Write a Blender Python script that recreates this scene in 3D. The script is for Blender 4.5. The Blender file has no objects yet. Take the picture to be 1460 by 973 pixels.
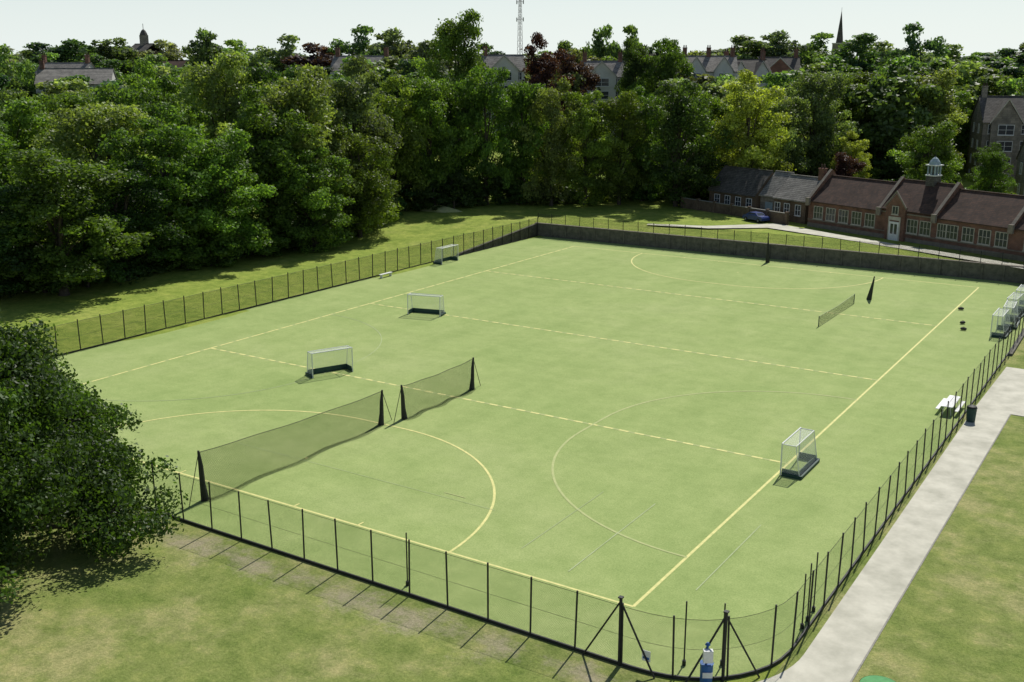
import bpy, math, random
import numpy as np
from mathutils import Vector
random.seed(7); rng=np.random.default_rng(11)
R2=math.radians
scene=bpy.context.scene
scene.view_settings.view_transform='Standard'
scene.view_settings.look='None'
scene.view_settings.exposure=0

# ---------------------------------------------------------------- site frames
# world: pitch near-right corner is the origin, +Y up the right sideline.
CX,CY,CH=20.4,-42.7,25.5
def C(X,Y):            # survey grid turned 32.7 deg from the pitch
    return (CX+X*.8416-Y*.54, CY+X*.54+Y*.8416)
def ground_z(x,y):
    x=np.asarray(x,float); y=np.asarray(y,float)
    Yc=-(x-CX)*.54+(y-CY)*.8416
    inside=(x>-64.7)&(x<7.85)
    left=(x<=-64.7)
    z=np.where(inside, np.where(y>97.1,1.8,0.0),
       np.where(left, np.interp(y,[76,97],[0,1.8]), np.interp(y,[60,97],[0,1.8])))
    z=z+np.interp(Yc,[190,230,270,340,450,3000],[0,3,8,14,17,17])
    return z
def gz(x,y): return float(ground_z(x,y))

# ---------------------------------------------------------------- materials
def new_mat(name):
    m=bpy.data.materials.new(name); m.use_nodes=True
    nt=m.node_tree; nt.nodes.clear()
    out=nt.nodes.new('ShaderNodeOutputMaterial')
    return m,nt,out
def N(nt,t,**kw):
    n=nt.nodes.new(t)
    for k,v in kw.items(): setattr(n,k,v)
    return n
def c4(c): return (c[0],c[1],c[2],1)
def noise(nt,scale,detail=4,rough=.6,vec=None):
    n=N(nt,'ShaderNodeTexNoise'); n.inputs['Scale'].default_value=scale
    n.inputs['Detail'].default_value=detail; n.inputs['Roughness'].default_value=rough
    if vec is not None: nt.links.new(vec,n.inputs['Vector'])
    return n.outputs['Fac']
def ramp(nt,fac,stops):
    r=N(nt,'ShaderNodeValToRGB'); el=r.color_ramp.elements
    while len(el)<len(stops): el.new(.5)
    for e,(p,c) in zip(el,stops): e.position=p; e.color=c4(c) if len(c)==3 else c
    nt.links.new(fac,r.inputs['Fac']); return r.outputs['Color']
def mixc(nt,fac,a,b,mode='MIX'):
    m=N(nt,'ShaderNodeMix',data_type='RGBA',blend_type=mode)
    if isinstance(fac,(int,float)): m.inputs[0].default_value=fac
    else: nt.links.new(fac,m.inputs[0])
    for s,i in ((a,6),(b,7)):
        if isinstance(s,tuple): m.inputs[i].default_value=c4(s)
        else: nt.links.new(s,m.inputs[i])
    return m.outputs[2]
def geo_pos(nt): return N(nt,'ShaderNodeNewGeometry').outputs['Position']
def math_n(nt,op,a,b=None):
    m=N(nt,'ShaderNodeMath',operation=op)
    for i,s in enumerate((a,b)):
        if s is None: continue
        if isinstance(s,(int,float)): m.inputs[i].default_value=s
        else: nt.links.new(s,m.inputs[i])
    return m.outputs[0]
def simple(name,c1,c2=None,scale=3,rough=.8,bump=0,metal=0,spec=.3):
    m,nt,out=new_mat(name); b=N(nt,'ShaderNodeBsdfPrincipled')
    c2=c2 or tuple(x*.75 for x in c1)
    f=noise(nt,scale,5,.65,geo_pos(nt))
    col=ramp(nt,f,[(.35,c1),(.68,c2)])
    nt.links.new(col,b.inputs['Base Color']); b.inputs['Roughness'].default_value=rough
    b.inputs['Metallic'].default_value=metal; b.inputs['Specular IOR Level'].default_value=spec
    if bump:
        bp=N(nt,'ShaderNodeBump'); bp.inputs['Strength'].default_value=bump; bp.inputs['Distance'].default_value=.05
        nt.links.new(f,bp.inputs['Height']); nt.links.new(bp.outputs[0],b.inputs['Normal'])
    nt.links.new(b.outputs[0],out.inputs[0]); return m

def grass_mat():
    m,nt,out=new_mat('grass'); b=N(nt,'ShaderNodeBsdfPrincipled'); b.inputs['Roughness'].default_value=.95
    b.inputs['Specular IOR Level'].default_value=.1
    pos=geo_pos(nt)
    big=noise(nt,.14,6,.72,pos); mid=noise(nt,.8,6,.75,pos); fine=noise(nt,7,5,.85,pos)
    sx=N(nt,'ShaderNodeSeparateXYZ'); nt.links.new(pos,sx.inputs[0])
    lush=ramp(nt,big,[(.32,(.19,.26,.045)),(.52,(.25,.31,.06)),(.72,(.31,.34,.09))])
    dry=ramp(nt,big,[(.36,(.165,.22,.052)),(.5,(.225,.262,.08)),(.62,(.33,.32,.14))])
    near=math_n(nt,'LESS_THAN',sx.outputs[1],-5.0)
    east=math_n(nt,'GREATER_THAN',sx.outputs[0],7.8)
    a=mixc(nt,math_n(nt,'MAXIMUM',near,east),lush,dry)
    bcol=ramp(nt,mid,[(.3,(.5,.6,.45)),(.5,(.95,.97,.95)),(.72,(1.5,1.33,1.45))])
    a=mixc(nt,.8,a,bcol,'MULTIPLY')
    fcol=ramp(nt,fine,[(.3,(.45,.52,.4)),(.7,(1.45,1.4,1.4))])
    a=mixc(nt,.8,a,fcol,'MULTIPLY')
    d=math_n(nt,'ABSOLUTE',math_n(nt,'ADD',sx.outputs[1],6.6))
    d=math_n(nt,'MULTIPLY',d,-.42); d=math_n(nt,'ADD',d,.5)
    d=math_n(nt,'ADD',d,math_n(nt,'MULTIPLY',math_n(nt,'SUBTRACT',noise(nt,.33,6,.75,pos),.5),4.6))
    d=math_n(nt,'MULTIPLY',d,.9)
    xr=math_n(nt,'LESS_THAN',sx.outputs[0],7.5); d=math_n(nt,'MULTIPLY',d,xr)
    cl=N(nt,'ShaderNodeClamp'); nt.links.new(d,cl.inputs[0]); cl.inputs[2].default_value=.75
    dirt=ramp(nt,fine,[(.3,(.26,.22,.145)),(.7,(.5,.43,.31))])
    a=mixc(nt,cl.outputs[0],a,dirt)
    nt.links.new(a,b.inputs['Base Color'])
    bp=N(nt,'ShaderNodeBump'); bp.inputs['Strength'].default_value=.6; bp.inputs['Distance'].default_value=.12
    nt.links.new(fine,bp.inputs['Height']); nt.links.new(bp.outputs[0],b.inputs['Normal'])
    nt.links.new(b.outputs[0],out.inputs[0]); return m
def turf_mat():
    m,nt,out=new_mat('artificial_turf'); b=N(nt,'ShaderNodeBsdfPrincipled'); b.inputs['Roughness'].default_value=.9
    b.inputs['Specular IOR Level'].default_value=.12
    pos=geo_pos(nt)
    big=noise(nt,.06,6,.72,pos); mid=noise(nt,.45,7,.78,pos); fine=noise(nt,11,4,.85,pos)
    mp=N(nt,'ShaderNodeMapping'); mp.inputs['Scale'].default_value=(.3,.02,1); nt.links.new(pos,mp.inputs[0])
    streak=noise(nt,1.0,4,.6,mp.outputs[0])
    mp2=N(nt,'ShaderNodeMapping'); mp2.inputs['Scale'].default_value=(.03,.22,1); mp2.inputs['Rotation'].default_value=(0,0,.25); nt.links.new(pos,mp2.inputs[0])
    streak2=noise(nt,1.3,5,.65,mp2.outputs[0])
    a=ramp(nt,big,[(.3,(.25,.335,.112)),(.5,(.285,.362,.13)),(.7,(.315,.38,.152))])
    a=mixc(nt,.75,a,ramp(nt,mid,[(.3,(.8,.84,.76)),(.7,(1.2,1.14,1.2))]),'MULTIPLY')
    a=mixc(nt,.5,a,ramp(nt,streak,[(.35,(.9,.92,.87)),(.65,(1.09,1.06,1.09))]),'MULTIPLY')
    a=mixc(nt,.4,a,ramp(nt,streak2,[(.32,(.88,.9,.85)),(.6,(1.05,1.04,1.05))]),'MULTIPLY')
    a=mixc(nt,.95,a,ramp(nt,fine,[(.3,(.7,.76,.68)),(.7,(1.28,1.22,1.28))]),'MULTIPLY')
    nt.links.new(a,b.inputs['Base Color']); nt.links.new(b.outputs[0],out.inputs[0]); return m
def foliage_mat():
    m,nt,out=new_mat('foliage'); oi=N(nt,'ShaderNodeObjectInfo')
    at=N(nt,'ShaderNodeAttribute',attribute_name='tint')
    mul=N(nt,'ShaderNodeVectorMath',operation='SCALE')
    nt.links.new(oi.outputs['Color'],mul.inputs[0]); nt.links.new(at.outputs['Fac'],mul.inputs['Scale'])
    p=N(nt,'ShaderNodeBsdfPrincipled'); p.inputs['Roughness'].default_value=.5; p.inputs['Specular IOR Level'].default_value=.25
    t=N(nt,'ShaderNodeBsdfTranslucent')
    nt.links.new(mul.outputs[0],p.inputs['Base Color'])
    m2=mixc(nt,1.0,mul.outputs[0],(1.65,1.75,.55),'MULTIPLY'); nt.links.new(m2,t.inputs['Color'])
    mx=N(nt,'ShaderNodeMixShader'); mx.inputs[0].default_value=.42
    nt.links.new(p.outputs[0],mx.inputs[1]); nt.links.new(t.outputs[0],mx.inputs[2]); nt.links.new(mx.outputs[0],out.inputs[0])
    return m
def net_mat(name,col,period,w):
    m,nt,out=new_mat(name); pos=geo_pos(nt)
    s=N(nt,'ShaderNodeSeparateXYZ'); nt.links.new(pos,s.inputs[0])
    l=math_n(nt,'ADD',s.outputs[0],math_n(nt,'MULTIPLY',s.outputs[1],.93))
    def band(a): return math_n(nt,'LESS_THAN',math_n(nt,'FRACT',math_n(nt,'MULTIPLY',a,1/period)),w)
    f=math_n(nt,'MAXIMUM',band(math_n(nt,'ADD',math_n(nt,'ADD',l,s.outputs[2]),500)),band(math_n(nt,'ADD',math_n(nt,'SUBTRACT',l,s.outputs[2]),500)))
    d=N(nt,'ShaderNodeBsdfDiffuse'); d.inputs[0].default_value=c4(col)
    t=N(nt,'ShaderNodeBsdfTransparent'); mx=N(nt,'ShaderNodeMixShader')
    nt.links.new(f,mx.inputs[0]); nt.links.new(t.outputs[0],mx.inputs[1]); nt.links.new(d.outputs[0],mx.inputs[2])
    nt.links.new(mx.outputs[0],out.inputs[0]); return m
def tile_mat(name,c1,c2,sx=3.0,brick_w=.5,row=.25,mortar=(.05,.04,.035)):
    m,nt,out=new_mat(name); b=N(nt,'ShaderNodeBsdfPrincipled'); b.inputs['Roughness'].default_value=.85
    b.inputs['Specular IOR Level'].default_value=.2
    pos=geo_pos(nt); s=N(nt,'ShaderNodeSeparateXYZ'); nt.links.new(pos,s.inputs[0])
    cb=N(nt,'ShaderNodeCombineXYZ'); nt.links.new(math_n(nt,'SUBTRACT',s.outputs[0],s.outputs[1]),cb.inputs[0]); nt.links.new(s.outputs[2],cb.inputs[1])
    br=N(nt,'ShaderNodeTexBrick'); nt.links.new(cb.outputs[0],br.inputs['Vector'])
    br.inputs['Scale'].default_value=1; br.inputs['Brick Width'].default_value=brick_w; br.inputs['Row Height'].default_value=row
    br.inputs['Mortar Size'].default_value=.02; br.inputs['Color1'].default_value=c4(c1); br.inputs['Color2'].default_value=c4(c2); br.inputs['Mortar'].default_value=c4(mortar)
    f=noise(nt,.8,5,.7,pos)
    a=mixc(nt,.9,br.outputs[0],ramp(nt,f,[(.3,(.55,.52,.5)),(.7,(1.4,1.3,1.25))]),'MULTIPLY')
    nt.links.new(a,b.inputs['Base Color']); nt.links.new(b.outputs[0],out.inputs[0]); return m

M={}
M['grass']=grass_mat(); M['turf']=turf_mat(); M['leaf']=foliage_mat()
M['bark']=simple('bark',(.09,.075,.055),(.045,.038,.03),4,.95,.6)
M['black']=simple('black_painted_steel',(.018,.02,.018),(.03,.03,.03),5,.6)
M['fence']=net_mat('chain_link',(.03,.035,.03),.08,.08)
M['fenceD']=net_mat('chain_link_dense',(.06,.06,.04),.08,.18)
M['divnet']=net_mat('divider_netting',(.02,.035,.022),.1,.18)
M['goalnet']=net_mat('goal_netting',(.75,.78,.75),.1,.13)
M['tnet']=net_mat('tennis_netting',(.03,.04,.035),.06,.25)
M['white']=simple('white_paint',(.8,.8,.78),(.66,.67,.65),4,.45)
M['board']=simple('dark_green_board',(.02,.05,.045),(.03,.07,.06),4,.6)
M['yellow']=simple('yellow_line',(.70,.65,.26),(.50,.51,.19),2.5,.8)
M['yellow2']=simple('faded_yellow_line',(.42,.45,.19),(.33,.39,.15),1.5,.8)
M['wline']=simple('faded_white_line',(.41,.47,.27),(.31,.38,.17),1.2,.8)
M['path']=simple('concrete_path',(.56,.54,.45),(.38,.37,.30),.55,.9,.15)
M['kerb']=simple('kerb_stone',(.30,.29,.25),(.2,.195,.17),3,.9)
M['rwall']=simple('retaining_wall_concrete',(.16,.15,.12),(.075,.072,.06),1.6,.9,.3)
M['roof']=tile_mat('clay_tiles',(.10,.06,.045),(.06,.042,.036),brick_w=.35,row=.2)
M['slate']=tile_mat('slate',(.125,.125,.115),(.08,.082,.078),brick_w=.4,row=.25)
M['slateL']=tile_mat('pale_slate',(.30,.30,.28),(.22,.225,.21),brick_w=.4,row=.25)
M['brick']=tile_mat('red_brick',(.2,.095,.065),(.14,.07,.05),brick_w=.45,row=.15,mortar=(.17,.14,.12))
M['brownbrick']=tile_mat('brown_brick',(.15,.11,.075),(.11,.08,.058),brick_w=.45,row=.15,mortar=(.15,.13,.1))
M['stone']=tile_mat('grey_stone',(.27,.255,.22),(.19,.18,.16),brick_w=.9,row=.4,mortar=(.14,.135,.12))
M['render']=simple('pale_render',(.6,.59,.55),(.5,.49,.45),.6,.9)
M['trim']=simple('stone_trim',(.50,.47,.40),(.36,.34,.29),2,.8)
M['coping']=simple('weathered_coping',(.24,.21,.17),(.15,.13,.11),2,.9)
M['sash']=simple('white_sash',(.72,.73,.72),(.6,.6,.6),2,.5)
M['lead']=simple('lead_blue',(.3,.38,.42),(.22,.28,.32),2,.5)
M['sign_blue']=simple('blue_enamel',(.03,.12,.35),(.03,.1,.28),3,.4)
M['green_pl']=simple('green_plastic',(.1,.33,.12),(.07,.24,.08),3,.8)
M['car']=simple('car_paint_blue',(.03,.05,.2),(.03,.05,.18),1,.25,spec=.6)
M['tyre']=simple('rubber',(.02,.02,.02),None,3,.8)
M['sunpatch']=simple('painted_sunlit_patch',(.42,.42,.2),(.28,.33,.12),1.2,.95)  # bright yellow-green, sunlight on the grass put into the colour
m,nt,out=new_mat('window_glass'); b=N(nt,'ShaderNodeBsdfPrincipled'); b.inputs['Base Color'].default_value=(.03,.04,.05,1); b.inputs['Roughness'].default_value=.12
nt.links.new(b.outputs[0],out.inputs[0]); M['glass']=m

# ---------------------------------------------------------------- mesh builder
class MB:
    def __init__(s): s.v=[]; s.f=[]; s.mi=[]; s.mats=[]
    def mat(s,k):
        if k not in s.mats: s.mats.append(k)
        return s.mats.index(k)
    def face(s,pts,k):
        b=len(s.v); s.v+= [tuple(p) for p in pts]; s.f.append(tuple(range(b,b+len(pts)))); s.mi.append(s.mat(k))
    def box(s,lo,hi,k,T=None):
        x0,y0,z0=lo; x1,y1,z1=hi
        P=[(x0,y0,z0),(x1,y0,z0),(x1,y1,z0),(x0,y1,z0),(x0,y0,z1),(x1,y0,z1),(x1,y1,z1),(x0,y1,z1)]
        if T: P=[T(*p) for p in P]
        b=len(s.v); s.v+=[tuple(p) for p in P]; i=s.mat(k)
        for f in ((0,3,2,1),(4,5,6,7),(0,1,5,4),(1,2,6,5),(2,3,7,6),(3,0,4,7)):
            s.f.append(tuple(b+j for j in f)); s.mi.append(i)
    def tube(s,pts,rad,k,n=8,cap=True):
        if isinstance(rad,(int,float)): rad=[rad]*len(pts)
        pts=[Vector(p) for p in pts]; b=len(s.v); i=s.mat(k)
        for j,p in enumerate(pts):
            d=(pts[min(j+1,len(pts)-1)]-pts[max(j-1,0)]).normalized()
            a=d.cross(Vector((0,0,1)) if abs(d.z)<.9 else Vector((1,0,0))).normalized(); c=d.cross(a)
            for q in range(n):
                t=2*math.pi*q/n; s.v.append(tuple(p+(a*math.cos(t)+c*math.sin(t))*rad[j]))
        for j in range(len(pts)-1):
            for q in range(n):
                r=(q+1)%n; s.f.append((b+j*n+q,b+j*n+r,b+(j+1)*n+r,b+(j+1)*n+q)); s.mi.append(i)
        if cap:
            s.f.append(tuple(b+q for q in range(n))); s.mi.append(i)
            e=b+(len(pts)-1)*n; s.f.append(tuple(e+q for q in reversed(range(n)))); s.mi.append(i)
    def build(s,name,parent=None,loc=None,rotz=0):
        me=bpy.data.meshes.new(name); me.from_pydata(s.v,[],s.f)
        for k in s.mats: me.materials.append(M[k])
        me.polygons.foreach_set('material_index',s.mi); me.update()
        o=bpy.data.objects.new(name,me); scene.collection.objects.link(o)
        if parent: o.parent=parent
        if loc: o.location=loc
        o.rotation_euler[2]=rotz
        return o
def empty(name,loc=(0,0,0),rotz=0):
    e=bpy.data.objects.new(name,None); scene.collection.objects.link(e); e.location=loc; e.rotation_euler[2]=rotz
    e.empty_display_size=.5; return e

# ---------------------------------------------------------------- ground sheet
xs=np.unique(np.concatenate([np.linspace(-3500,-260,16),np.linspace(-250,-66,50),[-64.85,-64.55],np.linspace(-63,7,20),[7.75,7.98],np.linspace(9,150,45),np.linspace(165,3500,18)]))
ys=np.unique(np.concatenate([np.linspace(-400,-60,6),np.linspace(-50,96,60),[97.0,97.25],np.linspace(99,420,110),np.linspace(440,4000,22)]))
gx,gy=np.meshgrid(xs,ys); zz=ground_z(gx,gy)
bumpy=np.where((gx>-64.5)&(gx<8)&(gy<98),0,1)*.12*np.sin(gx*.13+1)*np.sin(gy*.17)*np.where(gy>-5,1,0)
bumpy=np.where((gx>0)&(gy<100),0,bumpy)
zz=zz+bumpy
V=np.stack([gx,gy,zz],-1).reshape(-1,3); nx=len(xs); ny=len(ys)
F=[(j*nx+i,j*nx+i+1,(j+1)*nx+i+1,(j+1)*nx+i) for j in range(ny-1) for i in range(nx-1)]
me=bpy.data.meshes.new('ground'); me.from_pydata(V.tolist(),[],F); me.materials.append(M['grass']); me.update()
scene.collection.objects.link(bpy.data.objects.new('ground',me))

# turf outline (rounded near corners)
def arc(cx,cy,r,a0,a1,n=10): return [(cx+r*math.cos(R2(a0+(a1-a0)*i/n)),cy+r*math.sin(R2(a0+(a1-a0)*i/n))) for i in range(n+1)]
FR=7.8; FL=-64.4; FN=-5.0; FF=96.85
turf=arc(FR-5.2,FN+5.2,5.2,-90,0)+[(FR,FF),(FL,FF)]+arc(FL+5.2,FN+5.2,5.2,180,270)
b=MB(); b.face([(x,y,.015) for x,y in turf],'turf'); b.build('artificial_turf_pitch')

# markings
b=MB(); zc=[.022]
def nz(): zc[0]+=.0005; return zc[0]
def strip(p,q,w,k,dash=None):
    p=Vector(p); q=Vector(q); d=(q-p); L=d.length; d/=L; n=Vector((-d.y,d.x))*w/2; z=nz()
    segs=[(0,L)]
    if dash:
        segs=[]; t=0
        while t<L: segs.append((t,min(t+dash[0],L))); t+=dash[0]+dash[1]
    for a,c in segs:
        A=p+d*a; B=p+d*c
        b.face([(A.x-n.x,A.y-n.y,z),(B.x-n.x,B.y-n.y,z),(B.x+n.x,B.y+n.y,z),(A.x+n.x,A.y+n.y,z)],k)
def curve(pts,w,k,dash=False):
    z=nz(); L=[];
    for i,p in enumerate(pts):
        a=Vector(pts[max(i-1,0)]); c=Vector(pts[min(i+1,len(pts)-1)]); d=(c-a).normalized(); n=Vector((-d.y,d.x))*w/2
        L.append(((p[0]-n.x,p[1]-n.y,z),(p[0]+n.x,p[1]+n.y,z)))
    for i in range(len(L)-1):
        if dash and i%2: continue
        b.face([L[i][0],L[i+1][0],L[i+1][1],L[i][1]],k)
W=.16
strip((-55,0),(0,0),W,'yellow'); strip((-55,91.4),(0,91.4),W,'yellow')
strip((0,0),(0,91.4),W*1.05,'yellow'); strip((-55,0),(-55,91.4),W,'yellow2'); strip((-55,0),(-55,91.4),W*1.3,'yellow',(1.6,.4))
for y in (22.85,45.7,68.55):
    strip((-55,y),(0,y),W*1.1,'yellow2'); strip((-55,y),(0,y),W*1.5,'yellow',(.75,.5))
def D(cx,cy,ax,ay,k,w):   # shooting circle; (ax,ay) is the outward pitch direction
    px,py=-ay,ax; pts=[]
    for i in range(25):
        t=R2(90*i/24); pts.append((1.83+14.63*math.cos(t),14.63*math.sin(t)))
    pts=pts+[(-a,c) for a,c in reversed(pts)]
    curve([(cx+px*a+ax*c,cy+py*a+ay*c) for a,c in pts],w,k)
D(-27.5,0,0,1,'yellow',W); D(-27.5,91.4,0,-1,'yellow',W)
D(0,22.85,-1,0,'yellow2',.16)
D(-55,22.85,1,0,'wline',.06)
for x0,sg in ((-27.5,0),(-27.5,91.4)):
    for dx in (-10.0,-5,5,10.0): strip((x0+dx,sg),(x0+dx,sg+(.5 if sg==0 else -.5)),.1,'yellow')
    strip((x0-.1,sg+(6.4 if sg==0 else -6.4)),(x0+.1,sg+(6.4 if sg==0 else -6.4)),.2,'yellow')
strip((1.9,3.2),(1.9,12.5),.06,'wline'); strip((-4.5,1.5),(-4.5,12),.06,'wline')
strip((-16.2,6.6),(-14.6,6.6),.07,'yellow2'); strip((-8,2.5),(-8,12),.04,'wline')
strip((-33.5,6),(-12,6),.03,'wline')
b.build('pitch_markings')

# paths
b=MB()
b.face([(x,y,.012) for x,y in arc(FR-5.2,FN+5.2,5.75,-45,0,8)+[(8.15,42),(10.7,42),(10.7,-14),(4,-14)]],'path')
b.face([(8.15,42,.012),(8.35,56,.012),(60,56,.012),(60,42,.012)],'path')
b.box((10.7,-60,-.05),(10.78,41.9,.03),'kerb')
b.box((10.8,41.9,-.05),(60,42.0,.03),'kerb')
b.build('concrete_path')
b=MB(); O=Vector((3.2,102.8)); ub=Vector((-.906,.423)); nb=Vector((.423,.906))
def L(s,n,z=0): return (O.x+ub.x*s+nb.x*n, O.y+ub.y*s+nb.y*n, 1.8+z)
def pathstrip(lst,k='path',dz=.14):
    for i in range(len(lst)-1):
        (a,w0),(c,w1)=lst[i],lst[i+1]
        def side(i):
            p=Vector(lst[max(i-1,0)][0][:2]); q=Vector(lst[min(i+1,len(lst)-1)][0][:2]); d=(q-p).normalized(); return Vector((-d.y,d.x))
        n0=side(i)*w0/2; n1=side(i+1)*w1/2
        b.face([(a[0]-n0.x,a[1]-n0.y,1.8+dz),(c[0]-n1.x,c[1]-n1.y,1.8+dz),(c[0]+n1.x,c[1]+n1.y,1.8+dz),(a[0]+n0.x,a[1]+n0.y,1.8+dz)],k)
pathstrip([(L(-12,-4.5),2.4),(L(10,-4.8),2.4),(L(25,-5),2.8),(L(38,-5.2),5.0),((-41,107.5),2.6),((-50,105.3),1.2)])
b.build('footpath')
b=MB(); c=C(-12.5,180)  # added mound, its bright colour stands in for sunlight through the tree gap
top=gz(*c); rings=[]
for k,(rr,hh) in enumerate(((1,-.15),(.75,.25),(.45,.6),(.12,.75))):
    rings.append([(c[0]+4.2*rr*math.cos(t)*(1+.2*math.sin(3*t+k)),c[1]+2.4*rr*math.sin(t)*(1+.2*math.cos(2*t+k)),top+hh+.08*math.sin(5*t+k)) for t in np.linspace(0,2*math.pi,25)[:-1]])
for k in range(3):
    for i in range(24): j=(i+1)%24; b.face([rings[k][i],rings[k][j],rings[k+1][j],rings[k+1][i]],'sunpatch')
b.face(rings[3],'sunpatch')
b.build('sunlit_patch_mound')

# retaining wall
b=MB()
b.box((FL-.6,96.86,-.2),(60,97.3,1.95),'rwall')
b.box((FL-.6,96.82,1.96),(60,97.34,2.04),'coping')
for x in np.arange(-62,58,2.45): b.box((x,96.72,0),(x+.22,96.855,1.9),'rwall')
for side in (0,1):
    X0=FL-.55 if side==0 else FR+.02; y0=76 if side==0 else 60
    P=[(X0,y0,-.2),(X0+.4,y0,-.2),(X0+.4,96.85,-.2),(X0,96.85,-.2),(X0,y0,.25),(X0+.4,y0,.25),(X0+.4,96.85,1.94),(X0,96.85,1.94)]
    for f in ((4,5,6,7),(0,1,5,4),(1,2,6,5),(2,3,7,6),(3,0,4,7)): b.face([P[i] for i in f],'rwall')
b.build('retaining_wall')

# ---------------------------------------------------------------- fences
def resample(path,step):
    pts=[Vector(p) for p in path]; out=[pts[0].copy()]; acc=0
    for a,c in zip(pts,pts[1:]):
        l=(c-a).length; t=step-acc
        while t<=l: out.append(a+(c-a)*(t/l)); t+=step
        acc=(acc+l)%step
    return out
def fence(name,path,h,step,net,base=lambda x,y:0.,kick=.16,pr=.045,rail=True,z0=0):
    e=empty(name,(path[0][0],path[0][1],0)); ox,oy=path[0]
    b=MB()
    for p in resample(path,step):
        z=base(p.x,p.y); lean=random.uniform(-.06,.06)
        b.tube([(p.x-ox,p.y-oy,z-.1),(p.x-ox+lean,p.y-oy+lean,z+h+random.uniform(-.03,.12))],pr,'black',6)
    b.build('posts',e)
    pts=resample(path,.8)+[Vector(path[-1])]
    b=MB()
    for a,c in zip(pts,pts[1:]):
        if (c-a).length<.01: continue
        za=base(a.x,a.y); zc_=base(c.x,c.y)
        b.face([(a.x-ox,a.y-oy,za+.05),(c.x-ox,c.y-oy,zc_+.05),(c.x-ox,c.y-oy,zc_+h-.08),(a.x-ox,a.y-oy,za+h-.08)],net)
    b.build('wire_mesh',e)
    b=MB()
    for zz_,r in ((h-.08,.012),(h*.5,.008)):
        b.tube([(p.x-ox,p.y-oy,base(p.x,p.y)+zz_) for p in pts],r,'black',4)
    if kick:
        for a,c in zip(pts,pts[1:]):
            d=(c-a); 
            if d.length<.01: continue
            d.normalize(); n=Vector((-d.y,d.x))*.04; za=base(a.x,a.y)
            P=[(a-n),(c-n),(c+n),(a+n)]
            lo=[(q.x-ox,q.y-oy,za) for q in P]; hi=[(q.x-ox,q.y-oy,za+kick) for q in P]
            b.face(hi,'black'); b.face([lo[0],lo[1],hi[1],hi[0]],'black'); b.face([lo[2],lo[3],hi[3],hi[2]],'black')
    b.build('rails_and_kickboard',e)
    return e
near=[(FL+5.2,FN),(FR-5.2,FN)]+arc(FR-5.2,FN+5.2,5.2,-90,0,8)[1:]
fence('chain_link_fence',near,2.95,2.35,'fence')
fence('chain_link_fence',[(FR,.25),(FR,96.6)],2.9,2.35,'fence')
fence('chain_link_fence',[(FL,96.6),(FL,5)]+[p for p in arc(FL+5.2,FN+5.2,5.2,180,270,8)][1:],2.9,2.45,'fenceD',pr=.055)
fence('chain_link_fence',[(FL-.3,97.2),(59,97.2)],1.45,2.45,'fenceD',base=lambda x,y:2.0,kick=0,pr=.045)
# braced gate posts
for (x,y),(dx,dy) in (((1.8,-5.02),(1,0)),((6.1,-3.75),(.7,.7))):
    b=MB(); b.tube([(0,0,0),(0,0,3.25)],.075,'black',8)
    for s in (-1,1): b.tube([(0,0,3.1),(s*dx*1.75,s*dy*1.75-.12,0.02)],.045,'black',6)
    b.box((-.1,-.1,3.25),(.1,.1,3.31),'black'); b.build('braced_fence_post',loc=(x,y,0))
for x,y,h in ((-10.6,-4.2,2.9),(4.2,-3.5,3.1),(5.6,-2.6,3.0),(7.55,3.2,3.0),(7.5,4.3,3.1),(7.55,2.4,2.8)):
    b=MB(); b.tube([(0,0,0),(0,0,h)],.035,'black',6); b.tube([(0,0,0),(0,0,.25)],.09,'black',8); b.build('net_pole',loc=(x,y,0))
b=MB(); b.tube([(0,0,0),(0,0,1.9)],.05,'sign_blue',8); b.tube([(0,0,0),(0,0,.1),(0,0,1.0),(0,0,1.05)],[.24,.26,.28,.3],'sign_blue',12); b.box((-.2,-.3,1.2),(.2,-.06,1.75),'white'); b.box((-.21,-.31,.5),(.21,-.285,.75),'white')
b.tube([(0,0,1.9),(0,0,2.0)],[.12,.05],'sign_blue',8)
b.build('litter_bin_with_notice',loc=(5.6,-4.4,0),rotz=R2(32))
b=MB(); b.box((-.2,-.02,-.25),(.2,0,.25),'white'); b.box((-.15,-.03,-.15),(.15,-.021,-.05),'sign_blue'); b.build('fence_sign',loc=(3.1,-5.06,.9))
b=MB(); b.face([(.85*math.cos(t),.85*math.sin(t),.05) for t in np.linspace(0,2*math.pi,25)[:-1]],'green_pl'); b.tube([(0,0,0),(0,0,.045)],.87,'green_pl',24,False); b.build('green_mat',loc=(11.9,-.6,.0))

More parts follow.
